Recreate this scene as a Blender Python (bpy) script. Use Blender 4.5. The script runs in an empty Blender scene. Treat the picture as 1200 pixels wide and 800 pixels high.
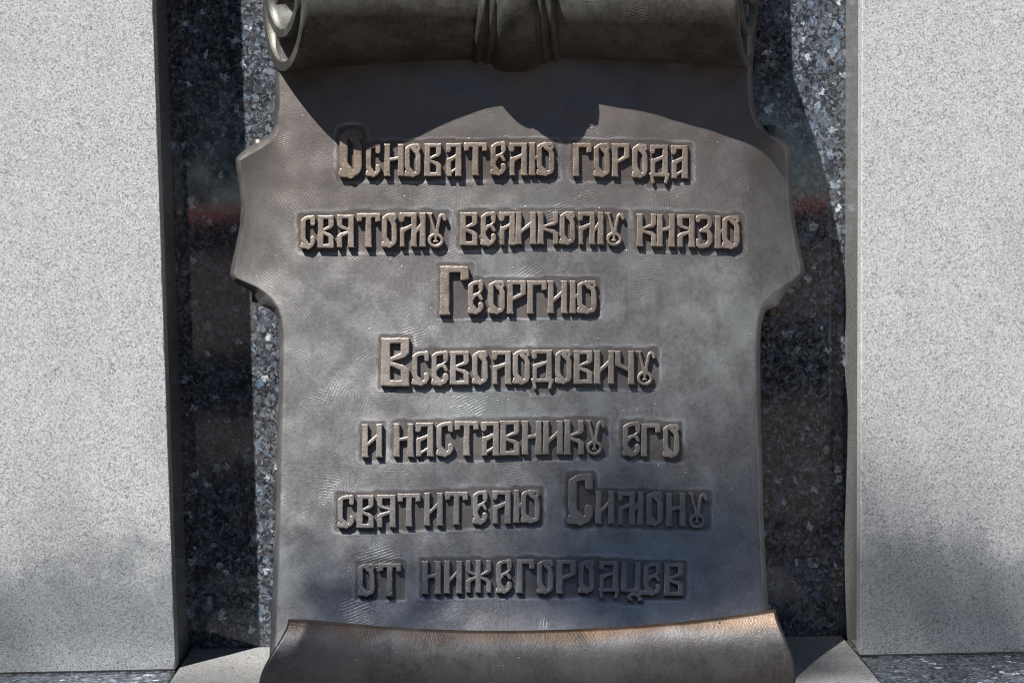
import bpy, math, random
import numpy as np
from mathutils import Vector, Matrix

scene = bpy.context.scene
C = scene.collection
rng = random.Random(7)

# ------------------------------------------------------------------ camera
CAM = np.array([-0.0546, -3.1801, 0.8842])
PIT, YAW, ROL, FPX = -0.08525, 0.01660, -0.01578, 1867.0
FW = np.array([math.sin(YAW)*math.cos(PIT), math.cos(YAW)*math.cos(PIT), math.sin(PIT)])
RT = np.cross(FW, [0, 0, 1]); RT /= np.linalg.norm(RT); UP = np.cross(RT, FW)
RT, UP = RT*math.cos(ROL)+UP*math.sin(ROL), -RT*math.sin(ROL)+UP*math.cos(ROL)
cam_data = bpy.data.cameras.new('camera')
cam_data.sensor_width = 36.0
cam_data.lens = FPX/1200*36
cam_data.clip_start = 0.05
cam_data.clip_end = 2000
cam = bpy.data.objects.new('camera', cam_data)
C.objects.link(cam)
cam.matrix_world = Matrix(((RT[0], UP[0], -FW[0], CAM[0]), (RT[1], UP[1], -FW[1], CAM[1]),
                           (RT[2], UP[2], -FW[2], CAM[2]), (0, 0, 0, 1)))
scene.camera = cam

# ------------------------------------------------------------------ sky, sun, exposure
TOSUN = Vector((-1.0, -1.0, 2.3)).normalized()
ELEV = math.asin(TOSUN.z)
world = bpy.data.worlds.new('World'); scene.world = world; world.use_nodes = True
wn = world.node_tree
bg = wn.nodes['Background']
sky = wn.nodes.new('ShaderNodeTexSky'); sky.sky_type = 'NISHITA'; sky.sun_disc = False
sky.sun_elevation = ELEV; sky.sun_rotation = math.radians(225); sky.air_density = 0.6; sky.dust_density = 0.1; sky.ozone_density = 3.0
wn.links.new(sky.outputs[0], bg.inputs[0]); bg.inputs[1].default_value = 0.08
sd = bpy.data.lights.new('sun', 'SUN'); sd.energy = 5.0; sd.angle = math.radians(0.53); sd.color = (1.0, 0.965, 0.92)
sun = bpy.data.objects.new('sun', sd); C.objects.link(sun)
sun.rotation_euler = TOSUN.to_track_quat('Z', 'Y').to_euler()
sun.location = TOSUN*30
vs = scene.view_settings
vs.view_transform = 'Standard'; vs.look = 'None'; vs.gamma = 1.0; vs.use_curve_mapping = False
vs.exposure = 1.15
scene.render.engine = 'CYCLES'; scene.cycles.filter_width = 1.1

# ------------------------------------------------------------------ helpers
def at(px, py, dep):
    """world point that stands `dep` metres in front of the polished back wall (plane y = 0)"""
    d = FW + RT*((px-600)/FPX) - UP*((py-400)/FPX)
    t = (-dep-CAM[1])/d[1]
    return CAM + d*t

def pix(P):
    d = np.array(P)-CAM; z = d @ FW
    return 600+FPX*(d @ RT)/z, 400-FPX*(d @ UP)/z

def link(o, parent=None):
    C.objects.link(o)
    if parent is not None:
        o.parent = parent
        o.matrix_parent_inverse = Matrix.Translation(-Vector(parent.location))
    return o

def mesh_obj(name, verts, faces, mat, parent=None, smooth=False, origin=None, attrs=None, sharp_from=None):
    me = bpy.data.meshes.new(name)
    V = np.asarray(verts, dtype=float)
    o0 = np.array(origin) if origin is not None else np.zeros(3)
    me.from_pydata((V-o0).tolist(), [], faces)
    if attrs:
        for k, a in attrs.items():
            at_ = me.attributes.new(k, 'FLOAT', 'POINT'); at_.data.foreach_set('value', np.asarray(a, dtype=np.float32))
    if smooth:
        fl = np.ones(len(faces), dtype=bool)
        if sharp_from is not None: fl[sharp_from:] = False
        me.polygons.foreach_set('use_smooth', fl)
    me.materials.append(mat)
    me.update()
    o = bpy.data.objects.new(name, me)
    o.location = o0
    return link(o, parent)

def thing(name, label, cat, loc, group=None):
    o = bpy.data.objects.new(name, None); o.empty_display_size = 0.1
    o.location = loc; C.objects.link(o)
    return tag(o, label, cat, group)

def tag(o, label, cat, group=None):
    o['label'] = label; o['category'] = cat
    if group: o['group'] = group
    return o

def box(x0, x1, y0, y1, z0, z1, bev=0.0):
    """verts, faces of a box whose edges are chamfered by bev"""
    import bmesh
    bm = bmesh.new()
    bmesh.ops.create_cube(bm, size=1.0)
    for v in bm.verts:
        v.co = Vector(((x0+x1)/2+v.co.x*(x1-x0), (y0+y1)/2+v.co.y*(y1-y0), (z0+z1)/2+v.co.z*(z1-z0)))
    if bev > 0:
        bmesh.ops.bevel(bm, geom=bm.edges[:], offset=bev, segments=2, profile=0.6, affect='EDGES')
    bm.verts.index_update()
    V = [tuple(v.co) for v in bm.verts]; F = [[v.index for v in f.verts] for f in bm.faces]
    bm.free()
    return V, F

def smooth_path(pts, n=6):
    P = [np.array(p, float) for p in pts]
    if len(P) < 3: return P
    Q = [2*P[0]-P[1]]+P+[2*P[-1]-P[-2]]
    out = []
    for i in range(1, len(Q)-2):
        for k in range(n):
            t = k/n
            a, b, c, d = Q[i-1], Q[i], Q[i+1], Q[i+2]
            out.append(0.5*((2*b)+(-a+c)*t+(2*a-5*b+4*c-d)*t*t+(-a+3*b-3*c+d)*t**3))
    out.append(P[-1])
    return out

# value noise used for uneven castings
_g = np.random.RandomState(3).rand(64, 64)
def vnoise(x, y):
    x = np.asarray(x, float); y = np.asarray(y, float)
    xi = np.floor(x).astype(int); yi = np.floor(y).astype(int)
    fx = x-xi; fy = y-yi; fx = fx*fx*(3-2*fx); fy = fy*fy*(3-2*fy)
    g = lambda i, j: _g[i % 64, j % 64]
    return (g(xi, yi)*(1-fx)*(1-fy)+g(xi+1, yi)*fx*(1-fy)+g(xi, yi+1)*(1-fx)*fy+g(xi+1, yi+1)*fx*fy)

# ------------------------------------------------------------------ materials
class NT:
    def __init__(s, name):
        s.m = bpy.data.materials.new(name); s.m.use_nodes = True
        s.t = s.m.node_tree; s.b = s.t.nodes['Principled BSDF']
    def n(s, kind, **kw):
        nd = s.t.nodes.new('ShaderNode'+kind)
        for k, v in kw.items(): setattr(nd, k, v)
        return nd
    def set(s, inp, v):
        if hasattr(v, 'links') or isinstance(v, bpy.types.NodeSocket): s.t.links.new(v, inp)
        else: inp.default_value = v
    def pos(s):
        return s.n('NewGeometry').outputs['Position']
    def map(s, vec, sc=(1, 1, 1), rot=(0, 0, 0), loc=(0, 0, 0)):
        m = s.n('Mapping'); s.set(m.inputs[0], vec)
        m.inputs['Scale'].default_value = sc; m.inputs['Rotation'].default_value = rot; m.inputs['Location'].default_value = loc
        return m.outputs[0]
    def noise(s, vec, scale, detail=4, rough=0.55, col=False, dist=0):
        t = s.n('TexNoise'); s.set(t.inputs['Vector'], vec); t.inputs['Scale'].default_value = scale
        t.inputs['Detail'].default_value = detail; t.inputs['Roughness'].default_value = rough; t.inputs['Distortion'].default_value = dist
        return t.outputs['Color' if col else 0]
    def vor(s, vec, scale, out='Color', feature='F1', rand=1.0):
        t = s.n('TexVoronoi', feature=feature); s.set(t.inputs['Vector'], vec); t.inputs['Scale'].default_value = scale
        t.inputs['Randomness'].default_value = rand
        return t.outputs[out]
    def ramp(s, fac, stops, interp='LINEAR'):
        r = s.n('ValToRGB'); r.color_ramp.interpolation = interp; s.set(r.inputs[0], fac)
        el = r.color_ramp.elements
        while len(el) < len(stops): el.new(0.5)
        for e, (p, c) in zip(el, stops):
            e.position = p; e.color = (c, c, c, 1) if not isinstance(c, tuple) else (*c, 1)
        return r.outputs[0]
    def mix(s, fac, a, b, mode='MIX'):
        m = s.n('Mix', data_type='RGBA', blend_type=mode); s.set(m.inputs[0], fac)
        for i, v in ((6, a), (7, b)):
            s.set(m.inputs[i], (*v, 1) if isinstance(v, tuple) and len(v) == 3 else v)
        return m.outputs[2]
    def math(s, op, a, b=None, c=None, clamp=False):
        m = s.n('Math', operation=op, use_clamp=clamp); s.set(m.inputs[0], a)
        if b is not None: s.set(m.inputs[1], b)
        if c is not None: s.set(m.inputs[2], c)
        return m.outputs[0]
    def sep(s, v):
        x = s.n('SeparateXYZ'); s.set(x.inputs[0], v); return x.outputs
    def attr(s, name):
        a = s.n('Attribute'); a.attribute_name = name; return a.outputs['Fac']
    def bump(s, h, dist, strength=1.0, prev=None):
        b = s.n('Bump'); s.set(b.inputs['Height'], h); b.inputs['Distance'].default_value = dist
        b.inputs['Strength'].default_value = strength
        if prev is not None: s.set(b.inputs['Normal'], prev)
        return b.outputs[0]
    def out(s, **kw):
        for k, v in kw.items(): s.set(s.b.inputs[k], (*v, 1) if isinstance(v, tuple) and len(v) == 3 else v)
        return s.m

def hatch(s, P, cells, freq, off):
    """rasp marks: each cell of the surface is scored in its own direction"""
    w = s.noise(P, 5.0, 2, col=True)
    wv = s.n('VectorMath', operation='MULTIPLY_ADD'); s.set(wv.inputs[0], w); wv.inputs[1].default_value = (0.16, 0.16, 0.16); s.set(wv.inputs[2], P)
    col = s.vor(s.map(wv.outputs[0], loc=(off, off, off)), cells)
    c = s.sep(col)
    ang = s.math('MULTIPLY', c[0], math.pi)
    wp = s.n('VectorMath', operation='MULTIPLY_ADD'); s.set(wp.inputs[0], s.noise(P, 12.0, 0, col=True)); wp.inputs[1].default_value = (0.009, 0.009, 0.009); s.set(wp.inputs[2], P)
    p = s.sep(wp.outputs[0])
    u = s.math('ADD', s.math('MULTIPLY', p[0], s.math('COSINE', ang)), s.math('MULTIPLY', p[2], s.math('SINE', ang)))
    sn = s.math('POWER', s.math('MAXIMUM', s.math('SINE', s.math('MULTIPLY', u, freq)), 0.0), 2.0)
    mask = s.ramp(s.noise(s.map(P, loc=(off*3, 0, off)), 9.0, 2), [(0.40, 0.05), (0.62, 1.0)])
    amp = s.math('MULTIPLY', s.math('POWER', c[1], 1.0), mask)
    return s.math('MULTIPLY', sn, amp)

def bronze(name, dark, mid, light, rubbed=0.5, metal=0.72, rough=0.42, halo=False, lip=False, hatch_amt=1.0):
    s = NT(name); P = s.pos()
    n1 = s.noise(P, 3.2, 6, 0.6); n2 = s.noise(P, 14.0, 8, 0.72, dist=0.3); n3 = s.noise(s.map(P, sc=(1, 1, .35)), 60.0, 5, 0.7)
    base = s.mix(s.ramp(n1, [(0.25, 0.0), (0.75, 1.0)]), dark, mid)
    f2 = s.math('MULTIPLY', s.ramp(n2, [(0.49, 0.0), (0.58, 1.0)]), rubbed*0.75)
    base = s.mix(f2, base, light)
    base = s.mix(s.math('MULTIPLY', s.ramp(n3, [(0.3, 1.0), (0.55, 0.0)]), 0.2), base, dark)
    # green-grey bloom
    bl = s.math('MULTIPLY', s.ramp(s.noise(s.map(P, loc=(4, 1, 2)), 5.5, 7, 0.7), [(0.50, 0.0), (0.58, 1.0)]), 0.42)
    base = s.mix(bl, base, (light[0]*0.88, light[1]*0.98, light[2]*0.93))
    h1 = hatch(s, P, 17.0, 1250.0, 0.0); h2 = hatch(s, P, 27.0, 1600.0, 1.7)
    hh = s.math('MULTIPLY', s.math('ADD', h1, s.math('MULTIPLY', h2, 0.7)), -0.27*hatch_amt)
    fine = s.noise(P, 260.0, 3, 0.6)
    pits = s.ramp(s.vor(P, 55.0, 'Distance'), [(0.0, 0.0), (0.09, 1.0)])
    pitm = s.ramp(s.noise(P, 8.0, 2), [(0.5, 0.0), (0.62, 1.0)])
    pit = s.math('MULTIPLY', s.math('SUBTRACT', 1.0, pits), pitm)
    # long single scratches
    scr = s.ramp(s.noise(s.map(P, sc=(30, 30, 260), rot=(0, 0.6, 0)), 1.0, 2), [(0.70, 0.0), (0.74, 1.0)])
    scr2 = s.ramp(s.noise(s.map(P, sc=(220, 30, 22), rot=(0, 0.35, 0), loc=(3, 3, 3)), 1.0, 2), [(0.70, 0.0), (0.74, 1.0)])
    sm = s.math('MULTIPLY', s.math('MAXIMUM', scr, scr2), s.ramp(s.noise(P, 6.0, 2), [(0.45, 0.0), (0.6, 1.0)]))
    base = s.mix(s.math('MULTIPLY', sm, 0.35), base, (light[0]*1.3, light[1]*1.3, light[2]*1.3))
    base = s.mix(s.math('MULTIPLY', pit, 0.7), base, (0.02, 0.018, 0.018))
    # fine mottling of the cast skin and thin run marks of rain
    mot = s.ramp(s.noise(P, 130.0, 5, 0.8), [(0.44, 0.0), (0.54, 1.0)])
    base = s.mix(s.math('MULTIPLY', mot, 0.26), base, light)
    run = s.ramp(s.noise(s.map(P, sc=(70, 70, 2.2)), 1.0, 3, 0.6), [(0.56, 0.0), (0.68, 1.0)])
    base = s.mix(s.math('MULTIPLY', run, 0.22), base, tuple(x*0.62 for x in dark))
    rg = s.math('ADD', rough-0.08, s.math('MULTIPLY', n2, 0.2))
    mt = metal
    if halo:
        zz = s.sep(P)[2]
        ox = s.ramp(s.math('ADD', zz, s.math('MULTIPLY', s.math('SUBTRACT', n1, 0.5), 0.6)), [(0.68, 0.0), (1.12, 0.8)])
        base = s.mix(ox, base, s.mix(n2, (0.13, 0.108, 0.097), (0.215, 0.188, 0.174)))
        ha = s.attr('halo'); ri = s.attr('rim')
        hcol = s.mix(s.ramp(n2, [(0.35, 0.0), (0.65, 1.0)]), (0.085, 0.068, 0.058), (0.13, 0.108, 0.095))
        base = s.mix(s.math('MULTIPLY', ha, s.ramp(n2, [(0.35, 0.35), (0.6, 0.75)])), base, hcol)
        base = s.mix(s.math('MULTIPLY', ri, s.math('MULTIPLY', s.ramp(n2, [(0.4, 0.1), (0.6, 1.0)]), 0.6)), base, (light[0]*1.3, light[1]*1.3, light[2]*1.3))
    if lip:
        la = s.attr('lip')
        lc = s.mix(s.ramp(n2, [(0.35, 0.0), (0.65, 1.0)]), (0.026, 0.016, 0.009), (0.078, 0.045, 0.022))
        base = s.mix(s.math('MULTIPLY', la, s.ramp(n1, [(0.3, 0.5), (0.6, 1.0)])), base, lc)
    nb = s.bump(s.math('ADD', s.math('ADD', hh, s.math('MULTIPLY', fine, 0.45)), s.math('MULTIPLY', pit, -1.6)), 0.0007)
    return s.out(**{'Base Color': base, 'Metallic': mt, 'Roughness': rg, 'Normal': nb})

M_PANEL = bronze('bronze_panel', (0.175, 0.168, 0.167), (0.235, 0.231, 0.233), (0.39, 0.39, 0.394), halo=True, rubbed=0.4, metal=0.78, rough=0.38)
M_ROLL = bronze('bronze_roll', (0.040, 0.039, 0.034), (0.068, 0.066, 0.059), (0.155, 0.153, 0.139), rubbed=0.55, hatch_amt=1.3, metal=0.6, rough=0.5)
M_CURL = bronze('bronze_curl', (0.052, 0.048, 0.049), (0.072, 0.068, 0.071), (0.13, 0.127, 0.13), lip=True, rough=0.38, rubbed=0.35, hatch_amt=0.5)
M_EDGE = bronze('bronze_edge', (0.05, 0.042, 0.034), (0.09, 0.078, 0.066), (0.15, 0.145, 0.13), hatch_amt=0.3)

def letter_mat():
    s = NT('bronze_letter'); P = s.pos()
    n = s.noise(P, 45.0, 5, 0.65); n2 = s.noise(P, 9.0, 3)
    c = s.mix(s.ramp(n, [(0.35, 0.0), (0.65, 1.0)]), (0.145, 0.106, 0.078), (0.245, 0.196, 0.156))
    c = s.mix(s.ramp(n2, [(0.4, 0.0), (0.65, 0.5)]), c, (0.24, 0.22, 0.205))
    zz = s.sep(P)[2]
    up = s.ramp(s.math('ADD', zz, s.math('MULTIPLY', s.math('SUBTRACT', n2, 0.5), 0.7)), [(0.3, 0.25), (0.95, 1.0)])  # upper lines browner: patina, with the sun's warmth mixed into the colour
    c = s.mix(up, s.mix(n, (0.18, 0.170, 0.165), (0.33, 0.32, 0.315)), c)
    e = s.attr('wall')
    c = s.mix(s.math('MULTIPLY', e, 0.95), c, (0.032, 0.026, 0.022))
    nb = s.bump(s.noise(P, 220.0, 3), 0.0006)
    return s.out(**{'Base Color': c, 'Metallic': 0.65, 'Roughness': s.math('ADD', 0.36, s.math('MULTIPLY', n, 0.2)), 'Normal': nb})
M_LETTER = letter_mat()

def granite(name, lo, mid, hi, rough, polished=False, drip_foot_tone=False):
    s = NT(name); P = s.pos()
    v1 = s.sep(s.vor(P, 600.0))[0]; v2 = s.sep(s.vor(s.map(P, loc=(.3, .7, .1)), 400.0))[1]
    f = s.noise(P, 700.0, 2, 0.7)
    k = s.math('ADD', s.math('MULTIPLY', v1, 0.45), s.math('ADD', s.math('MULTIPLY', v2, 0.3), s.math('MULTIPLY', f, 0.3)))
    c = s.ramp(k, [(0.12, lo), (0.34, tuple((a+b)/2 for a, b in zip(lo, mid))), (0.5, mid), (0.8, hi)])
    sp = s.ramp(s.sep(s.vor(s.map(P, loc=(2, 5, 1)), 380.0))[2], [(0.90, 0.0), (0.95, 1.0)])
    c = s.mix(s.math('MULTIPLY', sp, 0.6), c, tuple(a*0.35 for a in lo))
    xl_ = s.sep(s.vor(s.map(P, loc=(7, 3, 1)), 140.0))[0]
    c = s.mix(s.ramp(xl_, [(0.55, 0.0), (0.95, 0.12)]), c, tuple(a*0.5 for a in mid))
    big = s.noise(P, 2.3, 5, 0.6)
    c = s.mix(s.ramp(big, [(0.3, 0.13), (0.7, 0.0)]), c, tuple(a*0.5 for a in mid))
    cl = s.ramp(s.noise(P, 30.0, 4, 0.7), [(0.46, 0.0), (0.66, 1.0)])
    bio = s.ramp(s.sep(s.vor(s.map(P, loc=(9, 2, 4)), 300.0))[1], [(0.80, 0.0), (0.86, 1.0)])
    c = s.mix(s.math('MULTIPLY', s.math('MULTIPLY', bio, cl), 0.55), c, tuple(a*0.45 for a in lo))
    if drip_foot_tone:
        dr = s.ramp(s.noise(s.map(P, sc=(26, 26, 0.9)), 1.0, 4, 0.6), [(0.5, 0.0), (0.72, 1.0)])
        c = s.mix(s.math('MULTIPLY', dr, s.math('MULTIPLY', big, 0.22)), c, tuple(a*0.55 for a in mid))
        # noisy blue-grey patches, thickening downwards and weaker right at the foot
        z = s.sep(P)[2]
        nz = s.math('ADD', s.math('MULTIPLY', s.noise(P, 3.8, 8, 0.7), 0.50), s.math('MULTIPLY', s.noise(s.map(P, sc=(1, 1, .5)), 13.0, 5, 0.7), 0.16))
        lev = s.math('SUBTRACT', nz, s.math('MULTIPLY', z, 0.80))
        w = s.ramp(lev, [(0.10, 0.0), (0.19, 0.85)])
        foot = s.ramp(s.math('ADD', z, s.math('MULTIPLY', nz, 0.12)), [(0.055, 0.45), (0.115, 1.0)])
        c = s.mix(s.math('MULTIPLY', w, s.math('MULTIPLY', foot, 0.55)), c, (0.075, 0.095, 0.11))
    if polished:
        st = s.noise(s.map(P, sc=(8, 60, 60)), 6.0, 3)
        c = s.mix(0.25, c, s.ramp(st, [(0.3, tuple(a*0.6 for a in mid)), (0.7, mid)]))
    nb = s.bump(k, 0.0012 if not polished else 0.00006)
    return s.out(**{'Base Color': c, 'Roughness': rough, 'Normal': nb, 'Specular IOR Level': 0.5 if polished else 0.3})

M_GRAN = granite('flamed_grey_granite', (0.21, 0.216, 0.226), (0.455, 0.465, 0.475), (0.635, 0.645, 0.648), 0.75, drip_foot_tone=True)
M_SIDE = granite('sawn_grey_granite', (0.11, 0.11, 0.108), (0.19, 0.19, 0.184), (0.26, 0.26, 0.25), 0.16, polished=True)
M_SILL = granite('sill_granite', (0.14, 0.142, 0.145), (0.25, 0.252, 0.25), (0.36, 0.36, 0.35), 0.6)

def labradorite(name, gain=1.0):
    s = NT(name); P = s.pos()
    wv = s.n('VectorMath', operation='MULTIPLY_ADD'); s.set(wv.inputs[0], s.noise(P, 90.0, 4, 0.7, col=True)); wv.inputs[1].default_value = (.022, .022, .022); s.set(wv.inputs[2], P)
    Q = wv.outputs[0]
    a = s.sep(s.vor(s.map(Q, sc=(1, 1, .8)), 115.0)); b = s.sep(s.vor(s.map(Q, loc=(3, 1, 2)), 240.0)); d = s.sep(s.vor(s.map(Q, loc=(1, 4, 2)), 84.0))
    g = lambda *t: tuple(x*gain for x in t)
    c = s.ramp(a[0], [(0.0, g(.006, .008, .013)), (0.4, g(.018, .021, .030)), (0.65, g(.05, .056, .070)), (0.85, g(.10, .108, .125)), (1.0, g(.08, .10, .135))])
    c = s.mix(s.ramp(s.noise(P, 26.0, 4), [(0.35, 0.85), (0.65, 0.25)]), c, s.ramp(b[1], [(0.0, g(.008, .009, .012)), (0.5, g(.04, .042, .05)), (0.86, g(.12, .125, .135)), (0.97, g(.26, .28, .31))]))
    # blue schiller on the few crystals that face the right way
    fl = s.ramp(d[2], [(0.915, 0.0), (0.935, 1.0)])
    tx = s.ramp(s.noise(P, 150.0, 3), [(0.38, 0.25), (0.55, 1.0)])
    c = s.mix(s.math('MULTIPLY', fl, tx), c, s.mix(s.ramp(d[0], [(0.45, 0.0), (0.9, 1.0)]), g(.11, .165, .24), g(.50, .56, .61)))
    e2 = s.sep(s.vor(s.map(Q, loc=(5, 2, 7)), 165.0))
    c = s.mix(s.ramp(e2[1], [(0.80, 0.0), (0.86, 0.85)]), c, s.mix(e2[0], g(.06, .075, .10), g(.20, .22, .25)))
    return s.out(**{'Base Color': c, 'Roughness': 0.05, 'Specular IOR Level': 0.42, 'Metallic': 0.0})
M_LAB = labradorite('blue_pearl_granite', 1.05)

def plain(name, col, rough=0.8, var=0.3, scale=12.0):
    s = NT(name); P = s.pos()
    c = s.mix(s.ramp(s.noise(P, scale, 5), [(0.3, 0.0), (0.7, 1.0)]), tuple(x*(1-var) for x in col), tuple(min(1, x*(1+var)) for x in col))
    return s.out(**{'Base Color': c, 'Roughness': rough})
M_JOINT = plain('joint_mortar', (0.30, 0.27, 0.21), 0.9, 0.35, 60)
M_DARKJ = plain('open_joint', (0.03, 0.03, 0.03), 0.9)

# ------------------------------------------------------------------ setting
REC = 0.1451      # depth of the recess between the piers
W = 0.665         # half its width
GZ = -0.78        # the square in front lies below the plinth top

def structure(o): o['kind'] = 'structure'; return o

# square in front, as one sheet
def paving_mat():
    s = NT('paving'); P = s.pos()
    br = s.n('TexBrick'); s.set(br.inputs['Vector'], s.map(P, sc=(1, 1, 1)))
    br.inputs['Scale'].default_value = 2.0; br.inputs['Mortar Size'].default_value = 0.012
    br.inputs['Color1'].default_value = (.15, .11, .09, 1); br.inputs['Color2'].default_value = (.12, .09, .075, 1); br.inputs['Mortar'].default_value = (.12, .1, .09, 1)
    c = s.mix(0.3, br.outputs[0], s.ramp(s.noise(P, 0.8, 5), [(0.3, (.08, .06, .05)), (0.7, (.17, .13, .11))]))
    return s.out(**{'Base Color': c, 'Roughness': 0.85})
structure(mesh_obj('pavement', [(-400, -400, GZ), (400, -400, GZ), (400, 400, GZ), (-400, 400, GZ)], [(0, 1, 2, 3)], paving_mat()))

# plinth block below everything
V, F = box(-1.5, 1.5, -0.60, 0.5, GZ+0.004, -0.075, 0.008)
tag(mesh_obj('plinth', V, F, M_SILL), 'grey granite plinth block carrying the slabs and piers', 'plinth')

V, F = box(-1.5, 1.5, 0.0, 0.35, -0.0745, 2.0, 0.0)
tag(mesh_obj('labradorite_wall', V, F, M_LAB), 'polished dark blue flecked granite wall behind the bronze scroll', 'wall')

JN = 0.004
V, F = box(-W+JN, W-JN, -0.62, -0.002, -0.074, 0.0, 0.003)
tag(mesh_obj('sill_slab', V, F, M_SILL), 'light grey granite sill slab under the bronze scroll between the piers', 'slab')
for sgn, nm in ((-1, 'dark polished base slab under the pier whose inner side is shaded'), (1, 'dark polished base slab under the pier whose inner side is sunlit')):
    xa, xb = sorted((sgn*(W+0.0015), sgn*1.5))
    V, F = box(xa, xb, -0.62, -0.002, -0.0735, -0.0045, 0.003)
    tag(mesh_obj('base_slab', V, F, M_LAB), nm, 'slab', 'dark base slabs under the piers')

for sgn, nm in ((-1, 'pale speckled granite pier with its polished inner side in shadow'), (1, 'pale speckled granite pier with its inner side catching the sun')):
    r = thing('granite_pier', nm, 'pier', (sgn*1.05, -0.07, -0.0045), 'piers flanking the scroll')
    # pale front block stands a hair proud of the polished return slab
    xa, xb = sorted((sgn*(W+0.0008), sgn*1.45))
    V = []; F = []; NZ = 420
    rc = random.Random(40+sgn)
    chip = [0.0]*(NZ+1)
    for _ in range(16):
        c0 = rc.randrange(NZ); wd = rc.choice((2, 3, 4)); am = rc.uniform(0.0005, 0.002)
        for q in range(-wd, wd+1):
            if 0 <= c0+q <= NZ: chip[c0+q] = max(chip[c0+q], am*(1-abs(q)/(wd+1)))
    for i in range(NZ+1):
        z = 2.0*i/NZ
        ch_ = 0.0016+0.0008*float(vnoise(i*0.23, 3+sgn))+chip[i]
        xi = sgn*(W+0.0008); xo = sgn*1.45
        V += [(xi, -REC+0.03, z), (xi, -REC+ch_, z), (xi+sgn*ch_*0.45, -REC+ch_*0.4, z), (xi+sgn*ch_, -REC, z), (xo, -REC, z), (xo, -REC+0.03, z)]
    for i in range(NZ):
        for k in range(6):
            a = i*6+k; b = i*6+(k+1) % 6
            F.append((a, b, b+6, a+6) if sgn > 0 else (b, a, a+6, b+6))
    F.append((5, 4, 3, 2, 1, 0) if sgn > 0 else (0, 1, 2, 3, 4, 5))
    t0 = NZ*6
    F.append(tuple(t0+k for k in range(6)) if sgn > 0 else tuple(t0+k for k in (5, 4, 3, 2, 1, 0)))
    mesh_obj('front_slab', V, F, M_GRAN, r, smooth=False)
    xa, xb = sorted((sgn*(W+0.0022), sgn*1.44))
    V, F = box(xa, xb, -REC+0.031, -0.0015, 0.0, 1.999, 0.0015)
    mesh_obj('return_slab', V, F, M_SIDE, r)
    xa, xb = sorted((sgn*(W+0.004), sgn*1.44))
    V, F = box(xa, xb, -REC+0.0025, -0.002, -0.0043, -0.0001, 0.0)
    mesh_obj('mortar_joint', V, F, M_JOINT, r)

# ------------------------------------------------------------------ the bronze scroll
plaque = thing('bronze_scroll', 'bronze scroll plaque with raised Cyrillic inscription between the granite piers', 'plaque', (0.01, -0.45, 0.0))

KY = [-260, 0, 90, 231, 400, 570, 740, 820]
KD = [0.10, 0.115, 0.14, 0.172, 0.222, 0.290, 0.395, 0.46]
_dp = np.polynomial.polynomial.polyfit(np.array(KY)/400, KD, 4)
LEFT = [(-260, 329), (60, 329), (130, 328), (148, 327), (158, 323), (166, 317), (173, 308), (180, 296), (186, 285.5), (188.5, 282), (200, 283), (215, 286),
        (240, 288.5), (265, 287), (290, 282), (310, 277.5), (321, 275), (325, 277), (330, 288), (336, 301), (343, 311), (352, 320), (361, 326), (372, 330.5), (388, 333), (420, 333.5),
        (500, 331.5), (600, 329), (680, 326), (745, 323), (830, 318)]
RIGHT = [(-260, 876), (60, 876), (105, 876), (125, 878), (138, 881), (150, 887), (159, 897), (166, 908), (172, 917), (176, 919.5), (190, 920.5), (215, 921.5), (240, 923.5), (275, 928.5),
         (300, 933.5), (314, 937), (320, 936), (327, 929), (335, 917), (343, 906), (352, 897), (362, 891), (374, 887.5), (390, 885.5), (420, 885), (480, 885.5), (560, 887.5), (620, 889.5),
         (680, 892.5), (745, 897), (830, 903)]
def edge(tab, y): return np.interp(y, [a for a, b in tab], [b for a, b in tab])
def pdep(px, py):
    px = np.asarray(px, float); py = np.asarray(py, float)
    d = np.polynomial.polynomial.polyval(py/400, _dp)
    u = np.clip((px-606)/280, -1.2, 1.2)
    d = d+0.016*(1-u*u)
    el = np.maximum(0, 352-px); er = np.maximum(0, px-866)
    win = np.exp(-((py-255)/95.0)**4)
    return d-win*(0.000012*el**2+0.000010*er**2)

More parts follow.
